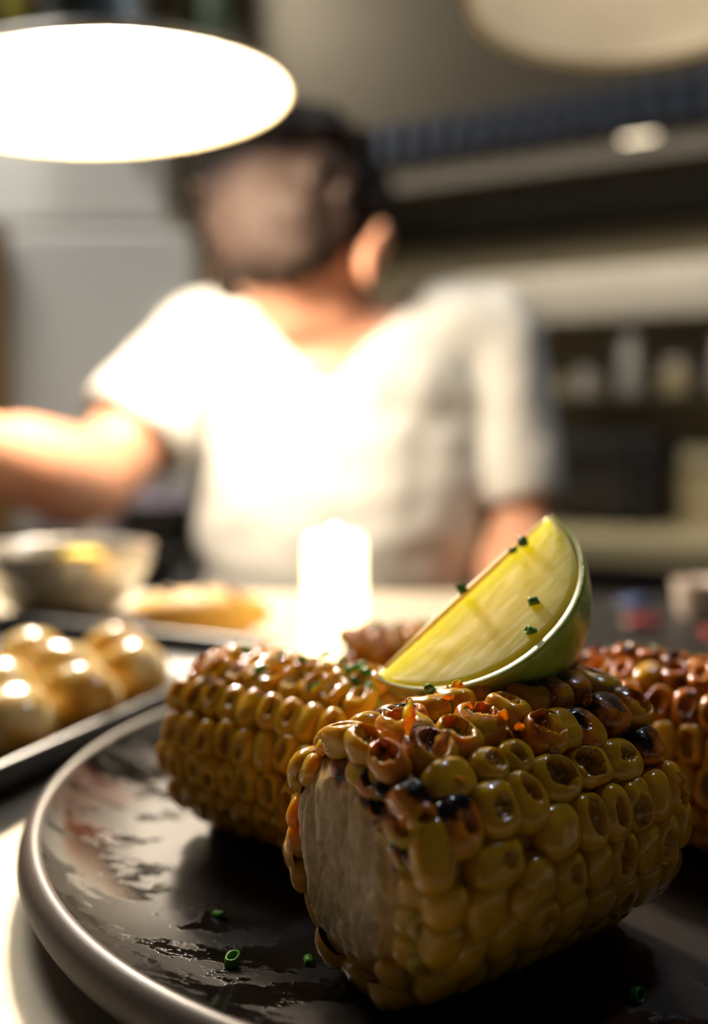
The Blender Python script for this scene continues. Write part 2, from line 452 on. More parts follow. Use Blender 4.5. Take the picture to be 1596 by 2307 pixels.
def pith_face(parent, x0, r, zc, seed, amp, n=72, m=26, sign=-1, bulge=.0012, core_r=.62, char=0.0, dy=.0):
    """cut end of a cob: torn fibrous disc, pale in the middle, amber kernel flesh towards the edge"""
    V, F, C = [], [], []
    for j in range(m + 1):
        q = (j / m)
        for k in range(n):
            a = 2 * PI * k / n
            rr = q * r * (1 + .07 * noise.noise(Vector((math.cos(a) * 2, math.sin(a) * 2, seed))))
            y, z = rr * math.sin(a), rr * math.cos(a)
            P = Vector((y * 420, z * 150, seed))
            wob = Vector((noise.noise(P * .5 + Vector((9, 2, 1))), noise.noise(P * .5 + Vector((1, 7, 3))), 0)) * 1.6
            h = (1 - abs(noise.noise((P + wob) * .8)) * 2.2) * .7 + (1 - abs(noise.noise((P + wob) * 1.9 + Vector((3, 1, 7)))) * 2) * .35 + .5 * noise.noise(P * .3)
            e = sstep(.45, 1.0, q)
            h2 = noise.noise(Vector((math.cos(a) * 5, math.sin(a) * 5, q * 3 + seed))) * e
            V.append((x0 + sign * (bulge * (1 - q * q) + amp * (h * (sstep(.1, .5, q) * .7 + .3) - .4) + amp * 1.5 * h2) - sign * .0042 * sstep(.62, 1, q) ** 1.3, y, z + zc))
            yel = sstep(core_r - .12, core_r + .16, math.hypot(y - dy, z) / r + .10 * noise.noise(P * .7))
            tw = math.degrees(math.atan2(-y, z))
            ch = char * sstep(.50, .80, q) * (1 - sstep(40, 62, abs(tw - 30))) * max(0, .45 + 1.3 * noise.noise(Vector((y * 330, z * 330, seed))))
            C.append((min(1, max(0, ch)), 0, yel, 1))
    for j in range(m):
        for k in range(n):
            k2 = (k + 1) % n
            F.append((j * n + k, (j + 1) * n + k, (j + 1) * n + k2, j * n + k2))
    me = mesh('cut_face', V, F)
    at = me.color_attributes.new('roast', 'FLOAT_COLOR', 'POINT'); at.data.foreach_set('color', [x for c in C for x in c])
    return link_obj('cut_face', me, parent, M['pith'])

def place(o, s, th, R, jit=0.0, tilt=0.0, yaw=0.0, zc=0.0):
    """put a kernel at axial s (m), angle th (deg, 0 = up, positive towards the camera side), base radius R"""
    t = math.radians(th)
    o.location = (s, -math.sin(t) * R, math.cos(t) * R + zc)
    mt = Matrix.Rotation(t, 3, 'X') @ Matrix.Rotation(tilt, 3, 'Y') @ Matrix.Rotation(yaw, 3, 'Z')
    o.rotation_euler = mt.to_euler()

# ---- the sharp cob in front
AZ1 = .618; R1 = .0245
cob = thing('grilled_corn_cob', 'charred grilled corn cob with its pale cut end facing out, in front of the lime', 'corn', (.0057, .1475, FL), AZ1)
def RB(s, th=90):      # outer radius along the front cob, s in mm
    return RB0(s) + (.0012 * sstep(10, 30, s) if -25 < th < 35 else 0)
def RB0(s):
    if s < 0: return R1 * (1 - .07 * (min(8, -s) / 8) ** 1.5 - .02)
    if s < 14: return R1 * (.98 + .035 * s / 14)
    if s < 40: return R1 * 1.015
    return R1 * (1.015 - .06 * ((s - 40) / 14) ** 2)
prof = [(-.0058, .0115), (-.0054, .0150), (-.005, .0175), (-.0035, .0190), (-.001, .0196), (.004, .0203), (.014, .0209), (.028, .0210), (.042, .0207), (.050, .0196), (.0535, .017), (.0555, .013), (.0560, .0001)]
core = cob_core('cob_core', [(x, r) for x, r in prof], cob, M['core'], 72, .0007, 3)
core.location = (0, 0, R1)
pith_face(cob, -.0084, .0205, R1, 4.2, .0012, 120, 48, core_r=.66, char=1.0, dy=.0022)
KL = [(10.1,39,3.4,2.9,'d',0),(16.0,39,3.1,2.9,'d',.05),(25.0,33,3.8,3.9,'b',.5),(29.2,33,2.9,3.7,'p',.35),(34.5,35,4.1,4.2,'d',.75),(42.4,31,3.9,4.0,'p',.95),
(50.0,30,4.2,4.2,'h',.6),(48.8,8,4.6,5.2,'d',.45),(42.0,6,3.4,5.2,'p',.8),(38.6,53,4.6,3.7,'d',.12),(47.8,50,4.0,3.4,'p',.9),(21.9,52,4.9,3.8,'h',0),(30.8,52,4.1,3.4,'h',0),
(7.6,56,4.2,4.3,'d',0),(14.0,57,3.6,4.6,'d',.06),(-.4,58,4.3,4.6,'d',.75),(18.6,72,4.3,4.2,'p',.02),(26.2,73,3.6,4.5,'d',0),(32.6,73,3.5,4.5,'d',.12),(38.6,73,3.4,4.3,'d',0),(44.6,73,3.1,4.4,'p',.25),
(49.9,72,2.7,4.6,'b',.2),(5.2,77,5.2,3.6,'d',0),(12.6,88,3.8,3.6,'p',0),(20.0,92,3.6,4.2,'d',0),(27.2,92,3.2,3.9,'p',0),(33.6,93,3.2,4.4,'h',0),(40.0,93,3.2,4.2,'p',0),(46.2,93,3.1,4.8,'d',0),(51.0,90,2.5,4.4,'p',.1),
(30.2,9,3.6,4.0,'d',.8),(36.0,10,3.0,4.2,'p',.8),(22.8,14,3.4,4.0,'d',.4),(15.6,16,4.1,4.4,'h',.5),(9.4,20,3.3,4.0,'h',.15),(-5.2,66,3.2,5.2,'p',0),(-4.6,86,3.2,3.5,'p',0),(2.2,93,3.9,4.6,'p',0),(-4.8,103,3.0,3.8,'p',0),
(6.8,108,3.7,4.4,'p',0),(9.6,95,3.0,3.4,'p',0),(14.4,109,3.7,5.0,'d',0),(21.8,113,3.8,4.8,'p',0),(29.0,114,3.6,4.8,'p',0),(36.0,115,3.6,4.8,'d',0),(43.0,115,3.5,4.8,'p',0),(49.0,112,3.0,4.6,'p',0),
(1.8,39,4.6,3.4,'p',.18),(2.4,22,4.4,4.2,'d',.7),(3.0,3,4.2,4.6,'b',.4),(-.2,112,3.6,4.0,'p',0),(-4.6,20,3.0,3.8,'b',.65),(-5.0,2,3.0,4.0,'h',.2),(-5.6,42,2.9,3.0,'p',1.0),(-5.2,50,2.4,2.0,'d',.5)]
cnt = 0
taken = []
for (s, th, ha, hc, ty, ch) in KL:
    H = rnd.uniform(4.0, 5.0) / 1000
    me = kernel_mesh(ha * 1.10 / 1000, hc * 1.10 / 1000, H, ty, ch, cnt + 3, 34, 15)
    o = link_obj('kernel', me, cob, M['corn'])
    place(o, s / 1000, th, RB(s, th) - H, yaw=rnd.uniform(-.18, .18), tilt=rnd.uniform(-.08, .08) + (-.22 if s < -3 else (.16 if s > 47 else 0)), zc=R1)
    o.color = (0, 0, 0, 1)
    taken.append((s, th, ha, hc)); cnt += 1
rows = 15
for i in range(rows):
    th0 = i * 360 / rows
    s = -5.0 + (i % 2) * 2.6
    while s < 53:
        th = (th0 + 12 + rnd.uniform(-2, 2)); th = (th + 180) % 360 - 180
        ha, hc = rnd.uniform(2.9, 3.4), rnd.uniform(4.3, 5.0)
        ok = True
        for (s2, t2, a2, c2) in taken:
            dth = (th - t2 + 180) % 360 - 180
            dc = math.radians(dth) * R1 * 1000
            if ((s - s2) / (a2 + 1.7)) ** 2 + (dc / (c2 + 2.6)) ** 2 < 1: ok = False; break
        if ok:
            top = max(0, math.cos(math.radians(th + 10)))
            ch = 0 if top < .35 else rnd.choice((.15, .25, .35, .5, .7, .9)) * top
            H = rnd.uniform(3.8, 4.8) / 1000
            vis = -60 < th < 140
            me = kernel_mesh(ha * 1.10 / 1000, hc * 1.05 / 1000, H, rnd.choice('ddpphb' if top > .4 else 'dppd'), ch, 300 + cnt, 28 if vis else 16, 12 if vis else 6)
            o = link_obj('kernel', me, cob, M['corn'])
            place(o, s / 1000, th, RB(s, th) - H, yaw=rnd.uniform(-.12, .12), zc=R1); o.color = (0, 0, 0, 1)
            taken.append((s, th, ha * .7, hc * .7)); cnt += 1
        s += 5.9 + rnd.uniform(-.3, .3)
# torn, cut kernels round the pale end
for i in range(21):
    th = i * 360 / 21 + rnd.uniform(-5, 5); tw = (th + 180) % 360 - 180
    ch = rnd.choice((0, .4, .65, .85, 1.0)) if -15 < tw < 70 else 0
    right = 40 < tw < 150
    rr = (.0213 if not right else .0205) + rnd.uniform(-.0012, .0006)
    H = rnd.uniform(2.0, 3.6) / 1000
    ha, hc = rnd.uniform(1.8, 3.2) / 1000, rnd.uniform(2.4, 4.2) / 1000
    o = link_obj('torn_kernel', kernel_mesh(ha, hc, H, rnd.choice('bdpb'), ch, 900 + i, 26, 11), cob, M['corn_torn'])
    place(o, -.0048 + rnd.uniform(-.0010, .0008), th, rr - H * .8, tilt=rnd.uniform(-.95, -.35), yaw=rnd.uniform(-.7, .7), zc=R1); o.color = (0, 0, 0, 1)
for (th, rr, ch, hw) in ((33, .0168, 1.0, 2.4), (44, .0150, .75, 2.2), (62, .0172, .8, 2.6), (20, .0180, .8, 2.6), (50, .0186, .55, 2.8), (8, .0178, .35, 2.4), (80, .0182, .1, 2.6), (98, .0170, .0, 2.8), (116, .0184, 0, 2.8), (140, .0186, 0, 2.6)):
    o = link_obj('torn_kernel', kernel_mesh(hw / 1000, hw * 1.15 / 1000, .0026, 'b' if ch > .5 else 'p', ch, 960 + int(th), 26, 11), cob, M['corn_torn'])
    place(o, -.0066, th, rr - .0016, tilt=-1.0, yaw=rnd.uniform(-.7, .7), zc=R1); o.color = (0, 0, 0, 1)

def flake(parent, s, th, R, L, W, curl, yaw, tilt, zc, seed, mat=None):
    """thin curled scrap of kernel skin with real thickness"""
    V, F = [], []; nu, nv = 9, 7; sv = Vector((seed, seed * 1.7, .3))
    for side in (0, 1):
        for i in range(nu + 1):
            u = i / nu; wv = W * math.sin(PI * min(1, u * .92 + .10)) ** .8
            for j in range(nv + 1):
                v = j / nv * 2 - 1
                nz = noise.noise(Vector((u * 3, v * 2, 0)) + sv)
                x = wv * v * (1 + .25 * nz)
                y = curl * L * (v * v * .35 + u * u * .5) + .12 * L * nz
                V.append((x, y + side * .00018, u * L + .1 * L * nz * v))
    m_ = (nu + 1) * (nv + 1)
    for i in range(nu):
        for j in range(nv):
            a = i * (nv + 1) + j
            F.append((a, a + 1, a + nv + 2, a + nv + 1)); b = a + m_
            F.append((b, b + nv + 1, b + nv + 2, b + 1))
    for i in range(nu):
        for j in (0, nv):
            a = i * (nv + 1) + j; b = a + nv + 1; F.append((a, b, b + m_, a + m_))
    for j in range(nv):
        for i in (0, nu):
            a = i * (nv + 1) + j; b = a + 1; F.append((a, b, b + m_, a + m_))
    o = link_obj('skin_flake', mesh('skin_flake', V, F), parent, mat or M['skin_flake'])
    place(o, s / 1000, th, R, tilt=tilt, yaw=yaw, zc=zc)
    return o
flake(cob, -.3, 16, RB(0) - .0008, .0058, .0026, .35, .5, .12, R1, 1)
flake(cob, 1.5, 26, RB(0) - .0010, .0044, .0016, -.3, 1.2, .3, R1, 2)
for i in range(16):
    s = rnd.uniform(-4, 50); th = rnd.uniform(-25, 45)
    flake(cob, s, th, RB(s) - .0008, rnd.uniform(.0015, .003), rnd.uniform(.0008, .0016), rnd.uniform(-.5, .5), rnd.uniform(0, 3), rnd.uniform(-1.1, 1.1), R1, 10 + i)

# ---- the cobs behind: same anatomy with shared kernel meshes
VAR = [kernel_mesh(.0033, .0047, .0042, ty, 0, 500 + i, 20, 8) for i, ty in enumerate('dphdbpdhdb')]
def back_cob(label, loc, az, R, L, rows, pitch, charf, seed, pith=True):
    r_ = random.Random(seed)
    c = thing('grilled_corn_cob', label, 'corn', loc, az, 'grilled corn cobs on the plate')
    k = R / .0225
    co = cob_core('cob_core', [(.0025, .0001), (.0022, R * .55), (.0032, R * .70), (.006, R * .80), (L * .5, R * .84), (L - .006, R * .80), (L - .0032, R * .7), (L - .0022, R * .5), (L - .0025, .0001)], c, M['core'], 48, .0006, seed)
    co.location = (0, 0, R)
    pith_face(c, -.0002, R * .74, R, seed + .3, .001, 36, 12)
    pith_face(c, L + .0002, R * .74, R, seed + .7, .001, 36, 12, 1)
    for i in range(rows):
        s = .0015 + (i % 2) * pitch * .45
        while s < L - .001:
            th = i * 360 / rows + r_.uniform(-2.5, 2.5)
            me = r_.choice(VAR)
            o = link_obj('kernel', me, c, M['corn_far'])
            e = min(s, L - s); rr = R * (1 - .10 * max(0, 1 - e / .007) ** 2)
            place(o, s, th, rr - .0042 * k, yaw=r_.uniform(-.2, .2), tilt=r_.uniform(-.15, .15), zc=R)
            o.scale = (k * r_.uniform(.9, 1.05), k * r_.uniform(.92, 1.05) * 15 / rows, k * r_.uniform(.85, 1.15))
            o.color = (max(0, min(1, charf(s, (th + 180) % 360 - 180, r_))), 0, 0, 1)
            s += pitch * r_.uniform(.92, 1.08)
    return c
cob['group'] = 'grilled corn cobs on the plate'
CB2 = back_cob('golden corn cob lying left of the lime, cut end towards the tray', (-.0345, .2210, FL), -.62, .0222, .052, 15, .0056,
         lambda s, t, r: (.30 if s < .004 else 0) + (r.uniform(-.6, .12) if abs(t) < 60 else r.uniform(-.5, .05)), 21)
CB3 = back_cob('dark-topped grilled corn cob running off to the right of the lime', (.0600, .2185, FL), -.55, .0226, .084, 15, .0058,
         lambda s, t, r: r.uniform(.05, .6) if abs(t - 10) < 42 else r.uniform(-.3, .15), 22)
CB4 = back_cob('corn cob behind the lime wedge, mostly hidden, only its browned top showing', (-.0030, .2740, FL), .15, .0192, .072, 13, .0056,
         lambda s, t, r: r.uniform(.1, .6) if abs(t) < 60 else r.uniform(-.3, .2), 23)

# ------------------------------------------------------------------ lime wedge
P0 = Vector((.0423, .191, 1.1835)); P1 = Vector((.0042, .177, 1.1515))
ax = (P0 - P1); LL = ax.length; ax.normalize()
mid = (P0 + P1) / 2
vd = (mid - Vector((0, 0, CAMZ))).normalized()
eimg = ax.cross(vd).normalized()
if eimg.x < 0: eimg = -eimg
etow = -(vd - ax * vd.dot(ax)).normalized()
rot = Matrix((eimg, ax, eimg.cross(ax))).transposed()      # local x = bulge, y = pole axis
sgn = 1 if rot.col[2].dot(etow) > 0 else -1
lime = thing('lime_wedge', 'glossy green lime wedge with pale yellow flesh propped on the corn cobs', 'lime', mid)
lime.rotation_euler = rot.to_euler()
LR = .0262
def lime_r(v):   # radius at v in -1..1 along the pole axis
    a = max(0.0, 1 - abs(v) ** 2.15); r = LR * a ** .60
    return r + .0010 * max(0, 1 - abs(abs(v) - .97) / .1)*0
A0, A1 = math.radians(50) * sgn, math.radians(-12) * sgn
def lime_skin(rs, name, mat, both=False):
    V, F = [], []; nu, nv = 44, 18
    for i in range(nu + 1):
        v = (i / nu) * 2 - 1; v = math.sin(v * PI / 2)
        r = lime_r(v)
        for j in range(nv + 1):
            a = A0 + (A1 - A0) * j / nv
            for q in (0, 1):
                rr = max(.0002, r - q * rs)
                V.append((rr * math.cos(a), v * LL / 2, rr * math.sin(a)))
    def I(i, j, q): return (i * (nv + 1) + j) * 2 + q
    for i in range(nu):
        for j in range(nv):
            F.append((I(i, j, 0), I(i + 1, j, 0), I(i + 1, j + 1, 0), I(i, j + 1, 0)))
            F.append((I(i, j, 1), I(i, j + 1, 1), I(i + 1, j + 1, 1), I(i + 1, j, 1)))
        for j in (0, nv): F.append((I(i, j, 0), I(i, j, 1), I(i + 1, j, 1), I(i + 1, j, 0)))
    return link_obj(name, mesh(name, V, F), lime, mat)
lime_skin(.0005, 'rind', M['rind'])
def lime_solid(r_off, shrink, name, mat, extra=0.0):
    V, F = [], []; nu, nq, nv = 40, 12, 6
    bot = []
    for i in range(nu + 1):
        v = math.sin(((i / nu) * 2 - 1) * PI / 2)
        r = max(.0003, lime_r(v) - r_off)
        ring = []
        for q in range(nq + 1):
            f = q / nq; a = A0 + extra * (A0 - A1)
            n_ = .00035 * noise.noise(Vector((f * 4, v * 14, 1))) * math.sin(PI * f)
            ring.append(Vector((r * f * math.cos(a), v * LL / 2 * shrink, r * f * math.sin(a))) + Vector((-math.sin(a), 0, math.cos(a))) * sgn * n_)
        for j in range(1, nv):
            a = A0 + (A1 - A0) * j / nv; ring.append(Vector((r * math.cos(a), v * LL / 2 * shrink, r * math.sin(a))))
        for q in range(nq, 0, -1):
            f = q / nq; a = A1; ring.append(Vector((r * f * math.cos(a), v * LL / 2 * shrink, r * f * math.sin(a))))
        V += ring; k = len(ring)
    for i in range(nu):
        for j in range(k):
            j2 = (j + 1) % k
            F.append((i * k + j, i * k + j2, (i + 1) * k + j2, (i + 1) * k + j))
    F.append(tuple(range(k))); F.append(tuple(nu * k + j for j in range(k - 1, -1, -1)))
    return link_obj(name, mesh(name, V, F), lime, mat)
lime_solid(.0016, .97, 'flesh', M['flesh'])
# pale pith lining between flesh and rind
V, F = [], []; nu = 44
for i in range(nu + 1):
    v = math.sin(((i / nu) * 2 - 1) * PI / 2); r = lime_r(v)
    for a in (A0, A1):
        for ro in (.0006, .0013): V.append((max(.0002, r - ro) * math.cos(a) , v * LL / 2 * .995, max(.0002, r - ro) * math.sin(a) + (.00008 * (1 if a == A0 else -1) * sgn)))
for i in range(nu):
    for q in (0, 2): F.append((i * 4 + q, i * 4 + q + 1, i * 4 + q + 5, i * 4 + q + 4))
    F.append((i * 4 + 1, i * 4 + 3, i * 4 + 7, i * 4 + 5)); F.append((i * 4 + 0, i * 4 + 2, i * 4 + 6, i * 4 + 4))
link_obj('pith', mesh('pith', V, F), lime, M['lime_pith'])
tube('core_edge', [mid * 0 + Vector((.0003, y * LL / 2, .0002 * sgn)) for y in (-.9, -.5, 0, .5, .9)], [.0005, .0008, .0009, .0008, .0005], M['lime_pith'], lime, 8)

# ------------------------------------------------------------------ chives
def chive_mesh(r, L, th=.00035, n=14, bend=0.0):
    V, F = [], []
    for q, (rr) in enumerate((r, r - th)):
        for i in range(4):
            f = i / 3
            for k in range(n):
                a = 2 * PI * k / n
                V.append((rr * math.cos(a) * (1 + .12 * math.sin(a * 2)), rr * math.sin(a) * .86 + bend * f * f * L, f * L + .12 * L * math.sin(a + 1) * (1 if i == 3 else 0)))
    def I(q, i, k): return q * 4 * n + i * n + k % n
    for k in range(n):
        for i in range(3):
            F.append((I(0, i, k), I(0, i, k + 1), I(0, i + 1, k + 1), I(0, i + 1, k)))
            F.append((I(1, i, k), I(1, i + 1, k), I(1, i + 1, k + 1), I(1, i, k + 1)))
        F.append((I(0, 0, k), I(1, 0, k), I(1, 0, k + 1), I(0, 0, k + 1)))
        F.append((I(0, 3, k), I(0, 3, k + 1), I(1, 3, k + 1), I(1, 3, k)))
    return mesh('chive', V, F)
CM = [chive_mesh(.0011, .0022), chive_mesh(.0008, .0030, bend=.2), chive_mesh(.0013, .0014), chive_mesh(.0009, .0022, bend=-.2)]
for i, me in enumerate(CM): me.materials.append(M['chive'] if i != 2 else M['chive_dark'])
def chive(p, label, rot=None, v=0, sc=1.0, group='chopped chives'):
    o = link_obj('chive_piece', CM[v % 4]); o.location = p
    o.rotation_euler = rot if rot else (rnd.uniform(0, 3), rnd.uniform(0, 3), rnd.uniform(0, 3)); o.scale = (sc,) * 3
    tag(o, label, 'chive', group); return o
chive((-.0222, .1533, FL + .0001), 'upright hollow chive ring on the bare dark plate left of the front cob', (0.12, .1, .3), 0, 1.25)
chive((.0475, .1445, FL + .0009), 'green chive ring lying alone on the dark plate right of the front cob', (1.2, .3, .8), 2, 1.15)
chive((-.0280, .1715, FL + .0006), 'dim chive bit on the shaded plate near the left cob', (1.5, .2, .9), 1, .9)
chive((-.0085, .1560, FL + .0006), 'dim chive bit on the plate touching shade beside the pale cut end', (1.4, 0, .2), 3, .9)
chive((-.0520, .1700, FL + .0016), 'yellow-green chive bit on the oily streaks by the plate rim', (1.4, 0, 1.2), 3, .7)

# ------------------------------------------------------------------ tray with potatoes
TR = math.atan2(.0305, .072)          # its right edge runs away and a little to the right
tray = thing('baking_tray', 'black rimmed baking tray full of roasted potatoes left of the plate', 'tray', (-.108, .198, CT), -TR)
# local x to the right, y away; right edge at x = 0
def tray_vf(w, l, h, rim=.004, wall=.0016, rc=.02):
    V, F = [], []
    def ring(off, z):
        b = len(V); n = 6
        x0, x1, y0, y1 = -w + off, -off, off, l - off; r = max(.002, rc - off)
        for cx, cy, a0 in ((x1 - r, y1 - r, 0), (x0 + r, y1 - r, 90), (x0 + r, y0 + r, 180), (x1 - r, y0 + r, 270)):
            for k in range(n + 1):
                a = math.radians(a0 + 90 * k / n); V.append((cx + r * math.cos(a), cy + r * math.sin(a), z))
        return b
    rs = [ring(.006, 0), ring(0.001, h - .003), ring(-.001, h), ring(.002, h + .0012), ring(.0045, h), ring(.006, h - .004), ring(.010, .0025), ring(.05, .0022)]
    k = 28
    for a, b in zip(rs, rs[1:]):
        for i in range(k): F.append((a + i, a + (i + 1) % k, b + (i + 1) % k, b + i))
    F.append(tuple(rs[-1] + i for i in range(k))); F.append(tuple(rs[0] + i for i in range(k - 1, -1, -1)))
    return V, F
V, F = tray_vf(.24, .20, .012)
link_obj('tray_body', mesh('tray_body', V, F), tray, M['tray'])
V, F = tube_vf([(-.08, .199, .011), (-.085, .214, .012), (-.12, .220, .012), (-.155, .214, .012), (-.16, .199, .011)], .0022)
link_obj('handle', mesh('handle', V, F), tray, M['tray'])
def potato_mesh(seed, rx, ry, rz):
    V, F = [], []; blob(V, F, (0, 0, 0), (rx, ry, rz), None, 24, 16)
    sv = Vector((seed * 3.1, seed * 1.7, seed))
    V2 = [v * (1 + .10 * noise.noise(v * 70 + sv) + .03 * noise.noise(v * 200 + sv)) for v in V]
    return mesh('potato', V2, F)
TW = Matrix.Rotation(-TR, 3, 'Z')
def tl(x, y, z): return Vector((-.108, .198, CT)) + TW @ Vector((x, y, z))
POT = [(-.020, .060, 'roasted potato nearest the tray corner by the plate, browned low down'),
 (-.019, .090, 'roasted potato against the tray edge beside the left cob'),
 (-.045, .052, 'pale-topped roasted potato in the front of the tray, second from the edge'),
 (-.047, .082, 'amber roasted potato in the middle of the tray, second from the edge'),
 (-.046, .111, 'roasted potato in the third row back, second from the tray edge'),
 (-.073, .062, 'roasted potato at the left of the tray front, third from the edge'),
 (-.074, .093, 'roasted potato in the left middle of the tray, third from the edge'),
 (-.072, .124, 'roasted potato far back in the tray, third from the edge'),
 (-.022, .122, 'small roasted potato at the tray edge before the bread'),
 (-.098, .108, 'roasted potato deep in the left of the tray'),
 (-.030, .030, 'little pale roasted potato near the front edge of the tray'),
 (-.045, .142, 'roasted potato at the far end of the tray by the bowl')]
for i, (x, y, lab) in enumerate(POT):
    rz_ = .0125 if i != 10 else .0085
    me = potato_mesh(i + 1, .0132 if i != 10 else .009, .0140 if i != 10 else .009, rz_)
    o = link_obj('roasted_potato', me, None, M['potato'])
    o.location = tl(x, y, .0022 + rz_ * .97); o.rotation_euler = (0, 0, i * 1.3)
    tag(o, lab, 'potato', 'roasted potatoes in the tray')
for i, (x, y, z) in enumerate(((-.047, .080, .0275), (-.021, .088, .0272))):
    chive(tl(x, y, z), ('chive bit on top of the amber potato in the tray', 'chive bit on the potato against the tray edge')[i], sc=1.1, v=i)
# dark garlic clove on the potatoes by the cob
V, F = [], []; blob(V, F, (0, 0, 0), (.0065, .0045, .004))
o = link_obj('roasted_shallot', mesh('shallot', V, F), None, M['tail'], tl(-.008, .112, .0065)); tag(o, 'small dark roasted shallot at the tray edge behind the left cob', 'shallot')

# ------------------------------------------------------------------ things on the pass behind
bread = thing('bread_roll', 'long golden bread roll on the pass behind the left cob', 'bread', (-.078, .445, CT))
V, F = [], []; blob(V, F, (0, 0, .0125), (.036, .019, .0127), None, 32, 16)
V = [v + Vector((0, 0, .0008 * noise.noise(v * 160))) for v in V]
link_obj('crust', mesh('crust', V, F), bread, M['bread'])
for x in (-.016, 0, .016):
    V, F = [], []; blob(V, F, (x, 0, .0245), (.0022, .010, .0012), Matrix.Rotation(.5, 3, 'Z'), 12, 8)
    link_obj('score_mark', mesh('score', V, F), bread, M['tail'])
bowl = thing('steel_bowl', 'shiny steel bowl of cut lemons behind the tray', 'bowl', (-.163, .50, CT))
lathe('bowl_body', [(0, .001), (.022, .0012), (.036, .012), (.045, .030), (.0475, .040), (.0485, .0405), (.0482, .0395), (.0462, .030), (.037, .0135), (.023, .003), (0, .0028)], M['steel_bowl'], bowl, 64)
lathe('foot_ring', [(.020, .0), (.022, .0), (.0225, .0018), (.019, .0018)], M['steel'], bowl, 40)
for i, (x, y, z, lab) in enumerate(((.020, -.014, .030, 'lemon piece at the right front of the steel bowl'), (-.012, -.012, .028, 'lemon piece at the left front of the steel bowl'), (.004, .016, .030, 'lemon piece at the back of the steel bowl'))):
    V, F = [], []; blob(V, F, (0, 0, 0), (.0155, .0125, .0115), None, 20, 12)
    V = [Vector((v.x, v.y, min(v.z, .006 + .0004 * math.sin(v.x * 900)))) for v in V]
    lm = thing('lemon_half', lab, 'lemon', (-.163 + x, .50 + y, CT + z), i * 1.1, 'lemon pieces in the steel bowl')
    link_obj('peel', mesh('peel', V, F), lm, M['yellow'])
    lathe('flesh', [(0, .0064), (.010, .0063), (.0112, .0058)], M['flesh'], lm, 24)
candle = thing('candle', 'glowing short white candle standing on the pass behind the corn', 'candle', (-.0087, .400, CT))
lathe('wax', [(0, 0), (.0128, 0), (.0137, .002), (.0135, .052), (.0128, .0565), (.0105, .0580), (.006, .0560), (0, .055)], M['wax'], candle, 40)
tube('wick', [(0, 0, .053), (.0003, 0, .0565)], .0006, M['black'], candle, 8)
lathe('flame', [(0, .0560), (.0020, .0565), (.0030, .0580), (.0024, .0595), (.0002, .0615)], M['flame'], candle, 20)
cup = thing('ramekin', 'small white ramekin on the black sheet tray at the far right', 'bowl', (.196, .50, CT + .0012))
lathe('dish', [(0, .001), (.0105, .001), (.012, .003), (.0138, .019), (.0142, .020), (.0134, .0202), (.0125, .018), (.011, .004), (0, .0035)], M['cup'], cup, 40)
lathe('foot_ring', [(.009, 0), (.0105, 0), (.0108, .0012), (.0085, .0012)], M['cup'], cup, 32)
st = thing('sheet_tray', 'low black sheet tray on the pass at the right behind the corn', 'tray', (.10, .315, CT))
box('tray_base', .0, .36, .0, .262, 0, .0012, M['black'], st, .0003)
for n_, q in (('edge', (0, .36, 0, .003)), ('edge', (0, .36, .259, .262)), ('edge', (0, .003, 0, .262)), ('edge', (.357, .36, 0, .262))):
    box(n_, q[0], q[1], q[2], q[3], .0012, .007, M['black'], st, .0006)
for i, (x, y, mt, lab) in enumerate(((.155, .47, 'red', 'small red packet on the black sheet tray nearest the lime'), (.168, .53, 'blue', 'small blue packet behind the red one on the black sheet tray'), (.182, .44, 'red', 'second red packet in front of the white ramekin on the sheet tray'))):
    pk = thing('packet', lab, 'packet', (x, y, CT + .0013), i * .7, 'packets on the black sheet tray')
    box('wrapper', -.008, .008, -.006, .006, 0, .004, M[mt], pk, .0012)
    box('seal', -.0098, -.0078, -.0055, .0055, .0014, .0022, M['jar'], pk, .0002)

# ------------------------------------------------------------------ heat lamps
def heat_lamp(loc, r, lit, label, tiltx=0, tilty=0, dp=1.0):
    t = thing('heat_lamp', label, 'lamp', loc); t.rotation_euler = (tiltx, tilty, 0)
    k = r / .113
    out = [(.113, 0), (.1125, .002), (.106, .007), (.088, .015), (.060, .023), (.036, .031), (.030, .045), (.028, .092), (.020, .100), (0, .101)]
    out = [(a, b * (dp if b < .05 else 1)) for a, b in out]; bz = .0275 * (dp - 1) * k
    inn = [(.1095, .0012), (.103, .0055), (.085, .013), (.058, .0205), (.033, .027), (0, .0275)]
    inn = [(a, b * dp) for a, b in inn]
    lathe('shade', [(a * k, b * k) for a, b in out], M['shade_out'], t, 72)
    lathe('shade_lining', [(a * k, b * k) for a, b in inn], M['white_paint'], t, 72)
    lathe('rim', [(.1095 * k, .0015), (.1095 * k, -.0006), (.1115 * k, -.0014), (.1133 * k, -.0006), (.1133 * k, .003)], M['jar_beige'], t, 72)
    lathe('bulb', [(0, -.014 * k), (.014 * k, -.012 * k), (.025 * k, -.004 * k), (.029 * k, .005 * k), (.025 * k, .013 * k), (.016 * k, .019 * k), (.013 * k, .024 * k)], M['bulb'] if lit else M['bulb_fill'], t, 32, (0, 0, bz))
    lathe('socket', [(.015 * k, .018 * k), (.015 * k, .0275 * k)], M['black'], t, 24, (0, 0, bz))
    tube('cord', [(0, 0, .095 * k), (0, 0, .5), (0, 0, 2.6 - loc[2])], .003, M['black'], t, 8)
heat_lamp((-.184, .68, CAMZ + .252), .137, True, 'glowing heat lamp shade hanging at the upper left over the pass', math.radians(4.5), math.radians(-5))
heat_lamp((.195, .61, CAMZ + .299), .120, False, 'unlit beige-lined heat lamp shade hanging at the top right, bulb glow added', 0, 0, 2.8)

